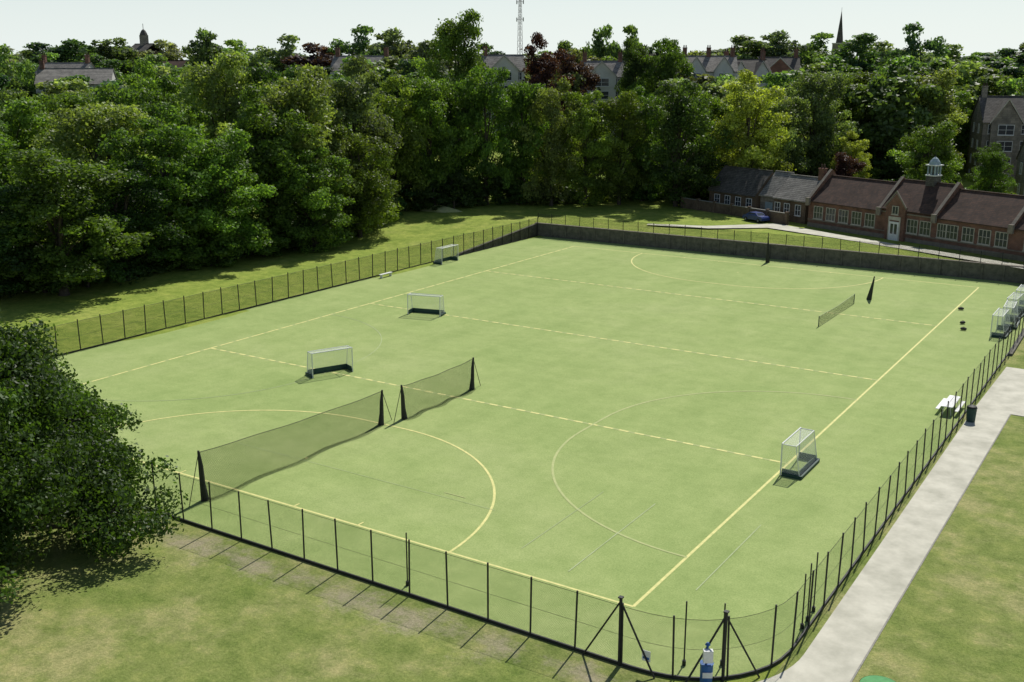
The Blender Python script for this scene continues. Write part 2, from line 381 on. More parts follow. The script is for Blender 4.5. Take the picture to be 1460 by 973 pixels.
# ---------------------------------------------------------------- divider nets
def divnet(name,x,y0,y1,h0,h1,sag):
    e=empty(name,(x,y0,0)); n=14; b=MB(); L_=y1-y0
    def top(t): return h0+(h1-h0)*t-sag*4*t*(1-t)
    for i in range(n):
        t0,t1=i/n,(i+1)/n; w0=.2*math.sin(t0*17); w1=.2*math.sin(t1*17)
        b.face([(w0,t0*L_,.03),(w1,t1*L_,.03),(w1*.3,t1*L_,top(t1)),(w0*.3,t0*L_,top(t0))],'divnet')
        b.face([(w0,t0*L_,.031),(w1,t1*L_,.031),(w1+.5,t1*L_,.06),(w0+.5,t0*L_,.06)],'divnet')
        b.face([(w0,t0*L_,.033),(w1,t1*L_,.033),(w1+.3,t1*L_,.2),(w0+.3,t0*L_,.2)],'divnet')
    b.build('netting',e)
    b=MB(); b.tube([(.06*math.sin(i/n*17),i/n*L_,top(i/n)) for i in range(n+1)],.02,'black',5); b.build('top_cable',e)
    b=MB()
    for t,h in ((0,h0),(1,h1)):
        b.tube([(0,t*L_,0),(0,t*L_,h+.1)],.07,'black',8)
        s=1 if t==0 else -1
        b.tube([(0,t*L_+s*.25,.03),(0,t*L_+s*.16,h*.35),(0,t*L_+s*.12,h*.7),(0,t*L_+s*.04,h)],[.24,.15,.13,.06],'black',7)
        b.tube([(0,t*L_,h),(0,t*L_-s*1.0,.02)],.025,'black',5)
    b.build('posts',e)
divnet('divider_net',-27.7,-2.4,14.7,3.15,2.5,.15)
divnet('divider_net',-27.1,16.2,25.5,2.6,2.55,.15)
for x,y,h,lean in ((-26.8,93.7,3.5,0),(-9.2,77.4,2.7,.45)):
    b=MB(); b.tube([(0,0,0),(lean,lean*.4,h)],.07,'black',8); b.tube([(.05,.2,.0),(.05+lean*.4,.12,h*.4),(lean,.05,h*.9)],[.3,.2,.08],'black',8)
    b.build('bundled_net_post',loc=(x,y,0))
b=MB()
b.face([(0,0,.02),(0,12.8,.02),(0,12.8,1.07),(0,6.4,.93),(0,0,1.07)],'tnet')
b.tube([(0,0,0),(0,0,1.1)],.045,'board',8); b.tube([(0,12.8,0),(0,12.8,1.1)],.045,'board',8)
for a,c in (((0,0,1.07),(0,6.4,.93)),((0,6.4,.93),(0,12.8,1.07))): b.tube([a,c],.03,'wline',5)
b.build('tennis_net',loc=(-10,61.8,0))

# ---------------------------------------------------------------- goals
def goal(x,y,rot):
    e=empty('hockey_goal',(x,y,.02),R2(rot)); b=MB(); w=1.83; h=2.14; r=.045
    b.tube([(-w,0,0),(-w,0,h)],r,'white'); b.tube([(w,0,0),(w,0,h)],r,'white'); b.tube([(-w-.04,0,h),(w+.04,0,h)],r,'white')
    for s in (-w,w):
        b.tube([(s,0,h-.03),(s,.9,h-.03)],.03,'white',6); b.tube([(s,.9,h-.03),(s,1.25,.03)],.03,'white',6); b.tube([(s,0,.04),(s,1.25,.04)],.03,'white',6)
    b.tube([(-w,.9,h-.03),(w,.9,h-.03)],.03,'white',6); b.tube([(-w,1.25,.04),(w,1.25,.04)],.03,'white',6)
    b.build('frame',e); b=MB()
    b.box((-w+.05,1.13,.0),(w-.05,1.17,.46),'board')
    for s in (-1,1): b.box((s*(w-.07)-.02,.06,0),(s*(w-.07)+.02,1.12,.46),'board')
    b.box((-w-.1,.1,.0),(-w-.02,1.4,.22),'board'); b.box((w+.02,.1,.0),(w+.1,1.4,.22),'board'); b.box((-w,1.3,0),(w,1.42,.2),'board')
    b.build('backboards',e); b=MB()
    b.face([(-w,.9,h-.03),(w,.9,h-.03),(w,1.25,.03),(-w,1.25,.03)],'goalnet'); b.face([(-w,0,h-.05),(w,0,h-.05),(w,.9,h-.05),(-w,.9,h-.05)],'goalnet')
    for s in (-w,w): b.face([(s,0,.03),(s,1.25,.03),(s,.9,h-.03),(s,0,h-.03)],'goalnet')
    b.build('net',e)
goal(.25,22.4,-90); goal(-46.4,44.2,14); goal(-39.4,22.3,66); goal(-62.4,71,90)
goal(5.3,68.5,-90); goal(5.5,73,-87); goal(5.3,77.6,-92); goal(5.4,82.5,-90)
def bag(x,y,s=1,rot=0):
    b=MB(); b.tube([(-.45*s,0,.2*s),(-.3*s,0,.24*s),(.3*s,0,.24*s),(.45*s,0,.2*s)],[.1*s,.22*s,.22*s,.1*s],'black',9)
    b.tube([(-.2*s,0,.42*s),(-.1*s,0,.52*s),(.1*s,0,.52*s),(.2*s,0,.42*s)],.02,'black',5); b.build('kit_bag',loc=(x,y,.03),rotz=rot)
for x,y in ((.6,77.5),(2.0,70.8),(2.6,68.0)): bag(x,y,.65,random.uniform(0,3))
b=MB(); b.box((-.4,-1.6,.68),(.4,1.6,.74),'white')
for yy in (-1.3,1.3):
    for xx in (-.3,.3): b.tube([(xx,yy,0),(xx*.7,yy,.68)],.03,'white',6)
b.box((.55,-1.5,.4),(.8,1.5,.45),'white'); b.box((-.8,-1.5,.4),(-.55,1.5,.45),'white')
b.build('white_picnic_table',loc=(6.7,40.5,.015))
b=MB(); b.tube([(0,0,0),(0,0,.08),(0,0,1.0),(0,0,1.05)],[.3,.31,.36,.4],'board',12); b.tube([(0,0,1.05),(0,0,1.18),(0,0,1.27)],[.38,.33,.1],'black',12)
b.build('litter_bin',loc=(8.5,38.6,.01))
b=MB(); b.box((-.2,-1.1,.42),(.2,1.1,.48),'white')
for yy in (-.9,.9): b.box((-.18,yy-.04,0),(.18,yy+.04,.42),'white')
b.build('bench',loc=(-63.2,58.5,.015))

# ---------------------------------------------------------------- trees
def quads_mesh(name,V,tint,mi,mats):
    n=len(V)//4; me=bpy.data.meshes.new(name)
    me.vertices.add(len(V)); me.vertices.foreach_set('co',V.astype(np.float32).ravel())
    me.loops.add(n*4); me.loops.foreach_set('vertex_index',np.arange(n*4,dtype=np.int32))
    me.polygons.add(n); me.polygons.foreach_set('loop_start',np.arange(n,dtype=np.int32)*4)
    try: me.polygons.foreach_set('loop_total',np.full(n,4,dtype=np.int32))
    except Exception: pass
    for k in mats: me.materials.append(M[k])
    me.polygons.foreach_set('material_index',mi.astype(np.int32))
    a=me.attributes.new('tint','FLOAT','FACE'); a.data.foreach_set('value',tint.astype(np.float32))
    me.update(); me.validate(); return me
def tree_mesh(name,seed,H=20.,R=7.,base=.1,nl=26000,leaf=.42,big=18,sub=9,prof='round',bsz=(.3,.46),ssz=(.1,.19),inner=0,limbs=True):
    g=np.random.default_rng(seed); b=MB()
    b.tube([(0,0,-.5),(0,0,.3),(g.normal(0,.2),g.normal(0,.2),H*.3),(g.normal(0,.4),g.normal(0,.4),H*.6),(0,0,H*.82)],[R*.085,R*.06,R*.045,R*.028,.04],'bark',8,False)
    cs=[];rs=[];tn=[]
    ph=g.uniform(0,6.28,4)
    for i in range(big):
        t=(i+g.uniform(0,1))/big
        if prof=='round': env=math.sqrt(max(0.02,1-((t-.42)/.66)**2))
        elif prof=='oval': env=max(.15,(math.sin(math.pi*min(1,(t*.8+.13)))**.55))
        else: env=max(.12,(1-t)**.6)
        az=i*2.4+g.normal(0,.4); mod=1+.12*math.sin(2*az+ph[0])+.08*math.sin(3*az+ph[1]+t*4)
        if prof=='cone': mod+=g.normal(0,.07)
        br=R*g.uniform(*bsz)*(.6+.4*env)
        rr=max(0,R*env*mod-br*.85)*(1.0 if i%4 else g.uniform(.2,.7))
        z=H*base+br*.3+(H*(1-base)-br*1.15)*t
        cx,cy=rr*math.cos(az),rr*math.sin(az); bt=g.uniform(.72,1.35)
        if limbs:
            zt=z*.55; b.tube([(0,0,zt*.85),(cx*.4,cy*.4,zt+(z-zt)*.5),(cx*.95,cy*.95,z)],[R*.022,R*.012,R*.005],'bark',5,False)
        for j in range(sub):
            d=g.normal(size=3); d[2]=d[2]*.8+.3; d/=np.linalg.norm(d)
            k=br*g.uniform(.55,.95)
            cs.append((cx+d[0]*k,cy+d[1]*k,z+d[2]*k*.8)); rs.append(R*g.uniform(*ssz)*(.7+.3*env)); tn.append(bt*g.uniform(.8,1.22))
            if j<2 and limbs: b.tube([(cx*.9,cy*.9,z),cs[-1]],[R*.005,R*.002],'bark',4,False)
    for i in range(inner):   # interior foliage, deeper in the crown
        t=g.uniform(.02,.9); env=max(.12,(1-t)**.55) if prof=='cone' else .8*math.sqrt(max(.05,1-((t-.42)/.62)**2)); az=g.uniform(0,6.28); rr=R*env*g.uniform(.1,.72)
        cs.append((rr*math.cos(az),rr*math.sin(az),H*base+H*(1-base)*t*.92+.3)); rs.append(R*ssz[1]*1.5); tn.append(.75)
    cs=np.array(cs); rs=np.array(rs); tn=np.array(tn); n_=len(rs)
    cs[:,2]=np.minimum(cs[:,2],H-rs*.7)
    w=rs**2; idx=g.choice(n_,nl,p=w/w.sum())
    d=g.normal(size=(nl,3)); d[:,2]+=.3; d/=np.linalg.norm(d,axis=1)[:,None]
    rad=rs[idx]*(1-.55*g.random(nl)**2)*(1+.16*g.normal(size=nl))
    c=cs[idx]+d*rad[:,None]*np.array([1.1,1.1,.75]); 
    c[:,2]=np.maximum(c[:,2],.25)
    nrm=d+.65*g.normal(size=(nl,3)); nrm/=np.linalg.norm(nrm,axis=1)[:,None]
    t1=np.cross(nrm,g.normal(size=(nl,3))); t1/=np.linalg.norm(t1,axis=1)[:,None]; t2=np.cross(nrm,t1)
    s=(leaf*g.uniform(.55,1.3,nl))[:,None]*.5
    LV=np.stack([c-t1*s,c-t2*s*.62,c+t1*s,c+t2*s*.62],1).reshape(-1,3)
    lt=tn[idx]*g.uniform(.7,1.35,nl)
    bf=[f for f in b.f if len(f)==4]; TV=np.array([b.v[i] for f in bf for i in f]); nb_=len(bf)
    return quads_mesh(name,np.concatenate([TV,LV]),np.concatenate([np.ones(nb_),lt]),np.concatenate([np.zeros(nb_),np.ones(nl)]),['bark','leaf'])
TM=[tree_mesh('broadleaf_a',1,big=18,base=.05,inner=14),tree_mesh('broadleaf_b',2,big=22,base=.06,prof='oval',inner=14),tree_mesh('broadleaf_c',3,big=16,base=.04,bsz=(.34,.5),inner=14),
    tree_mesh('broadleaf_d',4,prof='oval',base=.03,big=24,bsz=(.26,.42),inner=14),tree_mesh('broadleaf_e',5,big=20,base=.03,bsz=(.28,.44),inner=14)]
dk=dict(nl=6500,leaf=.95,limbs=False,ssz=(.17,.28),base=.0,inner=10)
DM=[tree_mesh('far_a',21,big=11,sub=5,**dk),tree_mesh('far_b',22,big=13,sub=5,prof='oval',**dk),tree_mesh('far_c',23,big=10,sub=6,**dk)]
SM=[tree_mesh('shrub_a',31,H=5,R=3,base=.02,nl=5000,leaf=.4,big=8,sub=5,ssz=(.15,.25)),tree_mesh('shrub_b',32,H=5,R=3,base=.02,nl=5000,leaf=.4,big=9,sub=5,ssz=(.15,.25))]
COL={'mid':(.125,.195,.036),'light':(.205,.26,.078),'dark':(.06,.108,.026),'copper':(.065,.032,.034),'olive':(.165,.205,.078),'yel':(.25,.30,.06)}
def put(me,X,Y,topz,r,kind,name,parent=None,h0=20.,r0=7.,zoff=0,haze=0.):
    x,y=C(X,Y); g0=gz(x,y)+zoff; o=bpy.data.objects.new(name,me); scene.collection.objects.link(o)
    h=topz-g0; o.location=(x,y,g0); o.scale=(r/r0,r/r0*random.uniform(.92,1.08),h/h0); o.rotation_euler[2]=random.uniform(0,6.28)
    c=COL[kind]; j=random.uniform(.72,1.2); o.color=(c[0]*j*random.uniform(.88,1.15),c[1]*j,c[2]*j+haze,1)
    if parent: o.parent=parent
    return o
trees=[ # X, Y, crown top z, radius, kind, mesh
 (-51.5,120,16.9,9,'mid',0),(-59,117,14.5,7.5,'dark',2),(-65,130,19,9,'mid',3),(-44,136,21,9,'mid',2),(-38,140,17.6,7.2,'mid',0),(-55,145,22.4,9.6,'light',1),
 (-67,143,21.5,9.5,'mid',0),(-47,128,14.5,7,'dark',3),(-34.5,151,22.8,8.6,'mid',2),(-30.5,158,25.8,9.3,'light',0),(-25,169,27,8.8,'olive',2),(-28,150,15,6.5,'mid',4),(-23,160,17,6.5,'mid',3),
 (-47,174,27.8,9.6,'light',0),(-61,180,26.6,9,'mid',2),(-75,185,23.0,9.5,'mid',1),(-82,170,22.5,9.5,'dark',0),(-74,160,22.0,9,'light',2),(-37,178,26.4,8.5,'dark',4),(-54,165,24,8.5,'mid',3),
 (-20,181,24,7.2,'mid',2),(-14.5,186,25.4,7.4,'mid',1),(-9.5,191,23,5.8,'dark',0),(-4.5,187,26.2,6.6,'mid',4),(1.8,190,24.5,6.2,'mid',1),(6.8,186,23.4,6.0,'light',3),(12.8,187,22.0,6.2,'mid',4),(18.8,188,21.5,6,'mid',0),(23.5,192,22,5.6,'mid',3),(28.3,185,23.9,7.2,'dark',4),(34,196,22.5,5.8,'mid',0),
 (41,187,24.8,7.6,'yel',2),(47.5,194,22.5,6.3,'olive',4),(56,202,26.2,8,'olive',1),(64,214,24.5,7.8,'mid',4),(71,222,26,7.8,'mid',1),(82,216,25,9.2,'light',0),(90,226,22.5,7,'mid',2),(75,196,15,5,'dark',3),
 (67.5,174,17,6.2,'mid',0),(60.5,192,14.3,4,'yel',2),(56.0,181,11.6,3.8,'copper',0),(80.5,180,12.5,3.4,'mid',1),(87,196,12,3.8,'dark',0),
 (-11.5,232,37,9.0,'mid',0),(6.5,226,32.0,8,'copper',2),(27,240,31.5,5.2,'dark',0),(33,236,32,6.6,'mid',4),(13,235,28.0,6.5,'copper',0),
]
for X,Y,tz,r,k,mi in trees: put(TM[mi],X,Y,tz,r,k,'copper_beech_tree' if k=='copper' else 'broadleaf_tree')
# understorey
e=empty('shrub_mass')
line=[(-76,114),(-62,115),(-50,124),(-40,138),(-29,154),(-20,174),(-5,186),(12,189),(30,189),(46,190)]
for (a,b_) in zip(line,line[1:]):
    for i in range(9):
        t=random.random(); X=a[0]+(b_[0]-a[0])*t+random.uniform(-2,2); Y=a[1]+(b_[1]-a[1])*t+random.uniform(0,8)
        x,y=C(X,Y); put(random.choice(SM),X,Y,gz(x,y)+random.uniform(3,6.5),random.uniform(2.6,4.4),random.choice(['dark','dark','mid']),'shrub',e,5.,3.)
for i in range(26):
    X=random.uniform(50,90); Y=random.uniform(172,205); x,y=C(X,Y); put(random.choice(SM),X,Y,gz(x,y)+random.uniform(2,5),random.uniform(2,3.5),random.choice(['dark','mid','mid']),'shrub',e,5.,3.)
# distant woodland
e=empty('distant_trees')
sky=[(290,38,300,7),(400,48,310,9),(340,55,310,9),(505,35,300,9),(560,38,300,9),(610,60,290,8),(700,60,300,7),(815,60,300,7),(860,32,280,5.5),(905,34,285,6),(950,60,300,7),(1060,52,330,10),(1110,42,330,10),(1160,46,330,10),(1230,50,320,10),(1270,58,330,9),(1310,32,300,8),(1350,62,330,9),(1400,78,330,9),(1445,70,330,9),(1480,62,330,9),(60,62,330,10),(110,58,330,10),(160,52,340,10),(235,55,330,9),(5,62,260,6)]
for px,yy,Y,r in sky:
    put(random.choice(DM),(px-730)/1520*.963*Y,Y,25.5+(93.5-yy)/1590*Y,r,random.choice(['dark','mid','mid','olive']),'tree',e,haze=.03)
put(random.choice(DM),-53,300,32,11,'copper','tree',e)
for i in range(270):
    Y=random.uniform(205,430); X=random.uniform(-.56,.56)*Y
    lim=25.5+Y*random.uniform(-.012,.014)
    x,y=C(X,Y); g0=gz(x,y); tz=min(lim,g0+20)
    if abs(X-24)<5 and Y<270: continue
    if 44<X<66 and Y<280: tz=min(tz,25.0)
    if -.47<X/Y<-.36 and Y<285: tz=min(tz,23.2)
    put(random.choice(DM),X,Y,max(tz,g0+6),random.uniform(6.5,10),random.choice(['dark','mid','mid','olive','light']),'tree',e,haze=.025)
for i in range(90):
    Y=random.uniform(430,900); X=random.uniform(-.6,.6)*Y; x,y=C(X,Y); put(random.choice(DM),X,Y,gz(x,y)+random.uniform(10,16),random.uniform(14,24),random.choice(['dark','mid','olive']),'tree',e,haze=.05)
# foreground tree
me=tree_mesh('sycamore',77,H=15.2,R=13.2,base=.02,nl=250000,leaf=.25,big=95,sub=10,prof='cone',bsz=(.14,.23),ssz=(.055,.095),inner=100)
o=put(me,-30.2,52.6,15.2,13.2,'mid','sycamore_tree',None,15.2,13.2); o.color=(.05,.092,.019,1); o.rotation_euler[2]=2.6; o.scale=(1,1,1)

# ---------------------------------------------------------------- buildings
def window(b,T,s0,s1,z0,z1,n=0,bars=2,rows=2,frame='sash'):
    b.box((s0,n-.04,z0),(s1,n-.02,z1),'glass',T)
    t=.09
    b.box((s0-t,n-.10,z0-t),(s0,n-.0,z1+t),frame,T); b.box((s1,n-.10,z0-t),(s1+t,n-.0,z1+t),frame,T)
    b.box((s0,n-.10,z1),(s1,n-.0,z1+t),frame,T); b.box((s0-.15,n-.16,z0-t-.1),(s1+.15,n-.0,z0-t-.002),frame,T)
    b.box((s0,n-.10,z0-t),(s1,n-.0,z0),frame,T)
    for i in range(1,bars):
        s=s0+(s1-s0)*i/bars; b.box((s-.04,n-.08,z0),(s+.04,n-.045,z1),frame,T)
    for i in range(1,rows):
        z=z0+(z1-z0)*i/rows; b.box((s0,n-.075,z-.03),(s1,n-.046,z+.03),frame,T)
def gable_roof(b,T,s0,s1,n0,n1,ze,zr,k,over=.35,th=.15):
    nm=(n0+n1)/2; sl=(zr-ze)/(nm-n0)
    for a,c in ((n0-over,nm),(n1+over,nm)):
        za=ze-sl*over
        P=[T(s0,a,za),T(s1,a,za),T(s1,c,zr),T(s0,c,zr)]; Q=[T(s0,a,za+th),T(s1,a,za+th),T(s1,c,zr+th),T(s0,c,zr+th)]
        b.face(Q,k); b.face(P,k); b.face([P[0],P[1],Q[1],Q[0]],k); b.face([P[1],P[2],Q[2],Q[1]],k); b.face([P[3],P[0],Q[0],Q[3]],k)
    b.box((s0,nm-.12,zr+th-.05),(s1,nm+.12,zr+th+.08),k,T)
def gable_wall(b,T,s,n0,n1,ze,zr,k,th=.3):
    nm=(n0+n1)/2
    A=[T(s,n0,ze),T(s,n1,ze),T(s,nm,zr)]; B=[T(s+th,n0,ze),T(s+th,n1,ze),T(s+th,nm,zr)]
    b.face(A,k); b.face(B,k); 
    for i in range(3): j=(i+1)%3; b.face([A[i],A[j],B[j],B[i]],k)
def chimney(b,T,s,n,z0,z1,k='brick',w=.7,pots=3):
    b.box((s-w,n-.4,z0),(s+w,n+.4,z1),k,T); b.box((s-w-.08,n-.48,z1),(s+w+.08,n+.48,z1+.15),k,T)
    for i in range(pots):
        x=s-w+.25+(2*w-.5)*i/max(1,pots-1); p=T(x,n,z1+.15); b.tube([p,(p[0],p[1],p[2]+.6)],[.16,.12],'roof',7)
# brick school building
e=empty('brick_school_building',L(19,4))
def TL(s,n,z):
    p=L(s,n,z); q=e.location; return (p[0]-q[0],p[1]-q[1],p[2]-q[2])
D_=8.2; EV=4.0; RG=7.3
b=MB(); b.box((-14,0,-.3),(35.7,D_,EV),'brick',TL)
b.box((-14,-.06,-.3),(35.7,-.003,.55),'coping',TL); b.box((-14,-.08,1.0),(35.7,-.004,1.13),'coping',TL); b.box((-14,-.12,EV-.3),(35.7,-.004,EV-.12),'coping',TL)
b.build('walls',e)
b=MB()
gable_roof(b,TL,22.6,35.2,0,D_,EV,RG,'roof'); gable_roof(b,TL,2.3,13.0,0,D_,EV,RG,'roof'); gable_roof(b,TL,-14,1.7,0,D_,EV,RG,'roof')
gable_roof(b,TL,13.5,22.1,0,D_,EV+.4,RG+.55,'roof'); b.build('roof',e)
b=MB()
for s in (35.2,22.1,13.0,1.7):
    nm=D_/2; zr=RG+.95; ze=EV+.1
    for (a,za),(c,zc_) in (((-.5,ze-.1),(nm,zr)),((D_+.5,ze-.1),(nm,zr))):
        A=[TL(s,a,za-.7),TL(s+.5,a,za-.7),TL(s+.5,c,zc_-1),TL(s,c,zc_-1)]; B=[TL(s,a,za+.15),TL(s+.5,a,za+.15),TL(s+.5,c,zc_+.15),TL(s,c,zc_+.15)]
        b.face(B,'coping'); b.face([A[0],A[3],B[3],B[0]],'brick'); b.face([A[1],A[2],B[2],B[1]],'brick'); b.face([A[0],A[1],B[1],B[0]],'coping')
    b.box((s-.1,-.7,ze-.9),(s+.6,-.35,ze+.25),'coping',TL)
b.build('parapets',e)
b=MB()
for s in (24.1,26.5,28.9,31.3,33.7,  3.4,5.8,8.2,10.6,12.2, -.6,-3,-5.4,-7.8,14.8,16.9):
    w=.62 if s in (12.2,) else .8
    window(b,TL,s-w,s+w,1.35,3.1,0,3,2,'trim')
b.build('windows',e)
b=MB() # porch gable + door
b.box((17.9,-.5,-.3),(21.1,-.003,4.6),'brick',TL)
A=[TL(17.9,-.5,4.6),TL(21.1,-.5,4.6),TL(19.5,-.5,6.4)]; B=[TL(17.9,2.5,4.6),TL(21.1,2.5,4.6),TL(19.5,3.8,6.4)]
b.face(A,'brick'); b.face([A[0],A[2],B[2],B[0]],'roof'); b.face([A[1],A[2],B[2],B[1]],'roof')
for s0,s1 in ((17.7,19.5),(21.3,19.5)):
    P=[TL(s0,-.62,4.4),TL(s0,-.45,4.4),TL(s1,-.45,6.65),TL(s1,-.62,6.65)]; Q=[TL(s0,-.62,4.7),TL(s0,-.45,4.7),TL(s1,-.45,6.95),TL(s1,-.62,6.95)]
    b.face([P[0],P[3],Q[3],Q[0]],'coping'); b.face(Q,'coping'); b.face([P[1],P[2],Q[2],Q[1]],'coping')
b.box((18.7,-.6,0),(20.3,-.52,2.6),'sash',TL); b.box((18.5,-.58,0),(18.69,-.505,2.8),'trim',TL); b.box((20.31,-.58,0),(20.5,-.505,2.8),'trim',TL); b.box((18.5,-.58,2.81),(20.5,-.505,3.3),'trim',TL)
b.box((18.95,-.62,.9),(19.4,-.605,2.3),'glass',TL); b.box((19.6,-.62,.9),(20.05,-.605,2.3),'glass',TL)
window(b,TL,19.05,19.95,3.7,4.7,-.5,2,1,'trim'); b.build('entrance',e)
b=MB(); s,n=17.3,D_/2; z=RG+.5
b.box((s-.7,n-.7,z-.3),(s+.7,n+.7,z+1.1),'slate',TL)
b.box((s-.8,n-.8,z+1.1),(s+.8,n+.8,z+1.25),'sash',TL)
for i in (-1,0,1):
    for j in (-1,0,1):
        if i or j: b.box((s+i*.55-.09,n+j*.55-.09,z+1.25),(s+i*.55+.09,n+j*.55+.09,z+2.5),'lead',TL)
b.box((s-.4,n-.4,z+1.25),(s+.4,n+.4,z+2.5),'slate',TL); b.box((s-.85,n-.85,z+2.5),(s+.85,n+.85,z+2.65),'sash',TL)
p=TL(s,n,z+2.65); b.tube([p,(p[0],p[1],p[2]+.4),(p[0],p[1],p[2]+.8),(p[0],p[1],p[2]+1.05)],[.8,.68,.38,.05],'lead',12); b.tube([(p[0],p[1],p[2]+1),(p[0],p[1],p[2]+1.9)],.04,'black',5)
b.build('cupola',e)
# low grey-roofed range
e2=empty('slate_roofed_outbuilding',L(48,4)); 
def TG(s,n,z):
    p=L(s,n,z); q=e2.location; return (p[0]-q[0],p[1]-q[1],p[2]-q[2])
b=MB(); b.box((37.2,1,-.3),(43.8,8,3.6),'brownbrick',TG); b.box((44,2,-.3),(47.8,8.5,3.6),'stone',TG); b.box((48,1.2,-.3),(59,8,3.4),'brownbrick',TG)
for s in (37.2,43.5): gable_wall(b,TG,s,1,8,3.6,6.7,'brownbrick')
for s in (44,47.5): gable_wall(b,TG,s,2,8.5,3.6,6.9,'stone')
for s in (48.02,53.5,58.7): gable_wall(b,TG,s,1.2,8,3.4,6.9,'brownbrick')
b.build('walls',e2); b=MB()
gable_roof(b,TG,37.1,43.9,1,8,3.6,6.7,'slateL'); gable_roof(b,TG,44,47.9,2,8.5,3.6,6.9,'slateL'); gable_roof(b,TG,48,59.2,1.2,8,3.4,6.9,'slate')
b.build('roof',e2); b=MB()
for s in (38.7,41,43): window(b,TG,s-.5,s+.5,1.2,2.7,1,2,2)
for s in (49.5,52,54.5,57): window(b,TG,s-.55,s+.55,1.2,2.6,1.2,2,2)
b.box((45,1.9,0),(46.6,1.99,2.4),'lead',TG); b.build('windows_and_door',e2)
b=MB(); chimney(b,TG,37.4,4.5,6.3,8.2,'brick',.5,2); b.build('chimney',e2)
b=MB()
b.box((38,-2.2,-.1),(62,-2.0,1.7),'brownbrick',L); b.box((38,-2.25,1.7),(62,-1.95,1.8),'kerb',L)
for s in range(38,63,4): b.box((s-.2,-2.4,-.1),(s+.2,-1.8,2.0),'brownbrick',L)
b.build('brick_wall')
# car
def car(loc,rot):
    e=empty('parked_car',loc,rot); b=MB()
    prof=[(-2.1,.35),(-2.12,.75),(-1.95,.95),(-1.2,1.02),(-.6,1.42),(.75,1.45),(1.45,1.0),(2.0,.9),(2.1,.6),(2.05,.35)]
    def ring(w,inset): return [(x,w*(1 if z<1.1 else inset),z) for x,z in prof]
    Lf=ring(-.85,.82); Rt=ring(.85,.82); b.face(Lf,'car'); b.face(Rt[::-1],'car')
    for i in range(len(prof)): j=(i+1)%len(prof); b.face([Lf[i],Rt[i],Rt[j],Lf[j]],'car')
    b.build('body',e); b=MB()
    for s in (-1,1): b.face([(-1.0,s*.83,1.05),(1.2,s*.83,1.05),(.65,s*.72,1.38),(-.5,s*.72,1.36)],'glass')
    b.face([(-1.16,-.68,1.06),(-1.16,.68,1.06),(-.66,.6,1.4),(-.66,-.6,1.4)],'glass'); b.face([(1.4,-.68,1.05),(1.4,.68,1.05),(.85,.6,1.4),(.85,-.6,1.4)],'glass'); b.build('glazing',e)
    b=MB()
    for x in (-1.3,1.35):
        for s in (-1,1): b.tube([(x,s*.72,.32),(x,s*.9,.32)],.32,'tyre',14); b.tube([(x,s*.9,.32),(x,s*.91,.32)],.18,'kerb',10)
    b.build('wheels',e); return e
p=L(43,-3.6); car((p[0],p[1],1.86),math.atan2(ub.y,ub.x))

def house(name,X,Y,w,d,ev,rg,rot=0,wall='brick',roof='slate',floors=3,bays=4,front_gables=0,chim=2,zb=None,frame='sash'):
    x,y=C(X,Y); g0=gz(x,y) if zb is None else zb; e=empty(name,(x,y,g0),R2(32.7+rot))
    T=lambda s,n,z:(s,n,z); b=MB(); b.box((-w/2,0,-1.5),(w/2,d,ev),wall); gable_wall(b,T,-w/2,0,d,ev,rg,wall); gable_wall(b,T,w/2-.3,0,d,ev,rg,wall)
    b.box((-w/2-.06,-.08,ev-.35),(w/2+.06,-.003,ev-.1),'trim'); b.build('walls',e)
    b=MB(); gable_roof(b,T,-w/2-.2,w/2+.2,0,d,ev,rg,roof); b.build('roof',e)
    fh=ev/floors; b=MB()
    for f in range(floors):
        for i in range(bays):
            s=-w/2+w*(i+.5)/bays
            if f==0 and i==bays//2: b.box((s-.5,-.06,0),(s+.5,-.01,2.2),'black'); continue
            window(b,T,s-.5,s+.5,f*fh+fh*.3,f*fh+fh*.82,0,2,2,frame)
        for nn in (.3,.7):
            for sd in (-1,1):
                Ts=(lambda s,n,z,sd=sd:(sd*(w/2-n),s,z)); window(b,Ts,d*nn-.45,d*nn+.45,f*fh+fh*.3,f*fh+fh*.8,0,2,2,frame)
    b.build('windows_and_door',e)
    if front_gables:
        b=MB(); gw=w/front_gables*.34
        for i in range(front_gables):
            s=-w/2+w*(i+.5)/front_gables; zt=min(rg-.3,ev+gw*1.5); nn=d/2*(zt-ev)/(rg-ev)
            b.box((s-gw,-1.0,-1),(s+gw,-.005,ev),wall)
            b.face([(s-gw,-1.0,ev),(s+gw,-1.0,ev),(s,-1.0,zt)],wall)
            for q in (-1,1): b.face([(s+q*(gw+.25),-1.25,ev-.3),(s,-1.25,zt+.1),(s,nn,zt+.1),(s+q*(gw+.25),-.0,ev-.3)],roof)
            for q in (-1,1):
                P=[(s+q*(gw+.3),-1.3,ev-.35),(s,-1.3,zt+.05),(s,-1.3,zt+.4),(s+q*(gw+.3),-1.3,ev-.02)]; b.face(P,'trim')
            for f in range(floors): window(b,T,s-gw*.5,s+gw*.5,f*fh+fh*.25,f*fh+fh*.82,-1.0,2,2,frame)
        b.build('front_gables',e)
    b=MB()
    for i in range(chim):
        s=-w/2+.8+(w-1.6)*i/max(1,chim-1); chimney(b,T,s,d/2,rg-.8,rg+1.9,'brick' if wall!='stone' else 'stone',.5,2)
    if chim: b.build('chimneys',e)
    return e
house('stone_mansion',103,208,24,12,12.4,17.0,-12,'stone','slate',4,8,3,3,zb=2.5)
house('stone_gabled_house',97.5,186,14,9,7.5,12.5,-8,'stone','slate',2,4,2,2,zb=1.8)
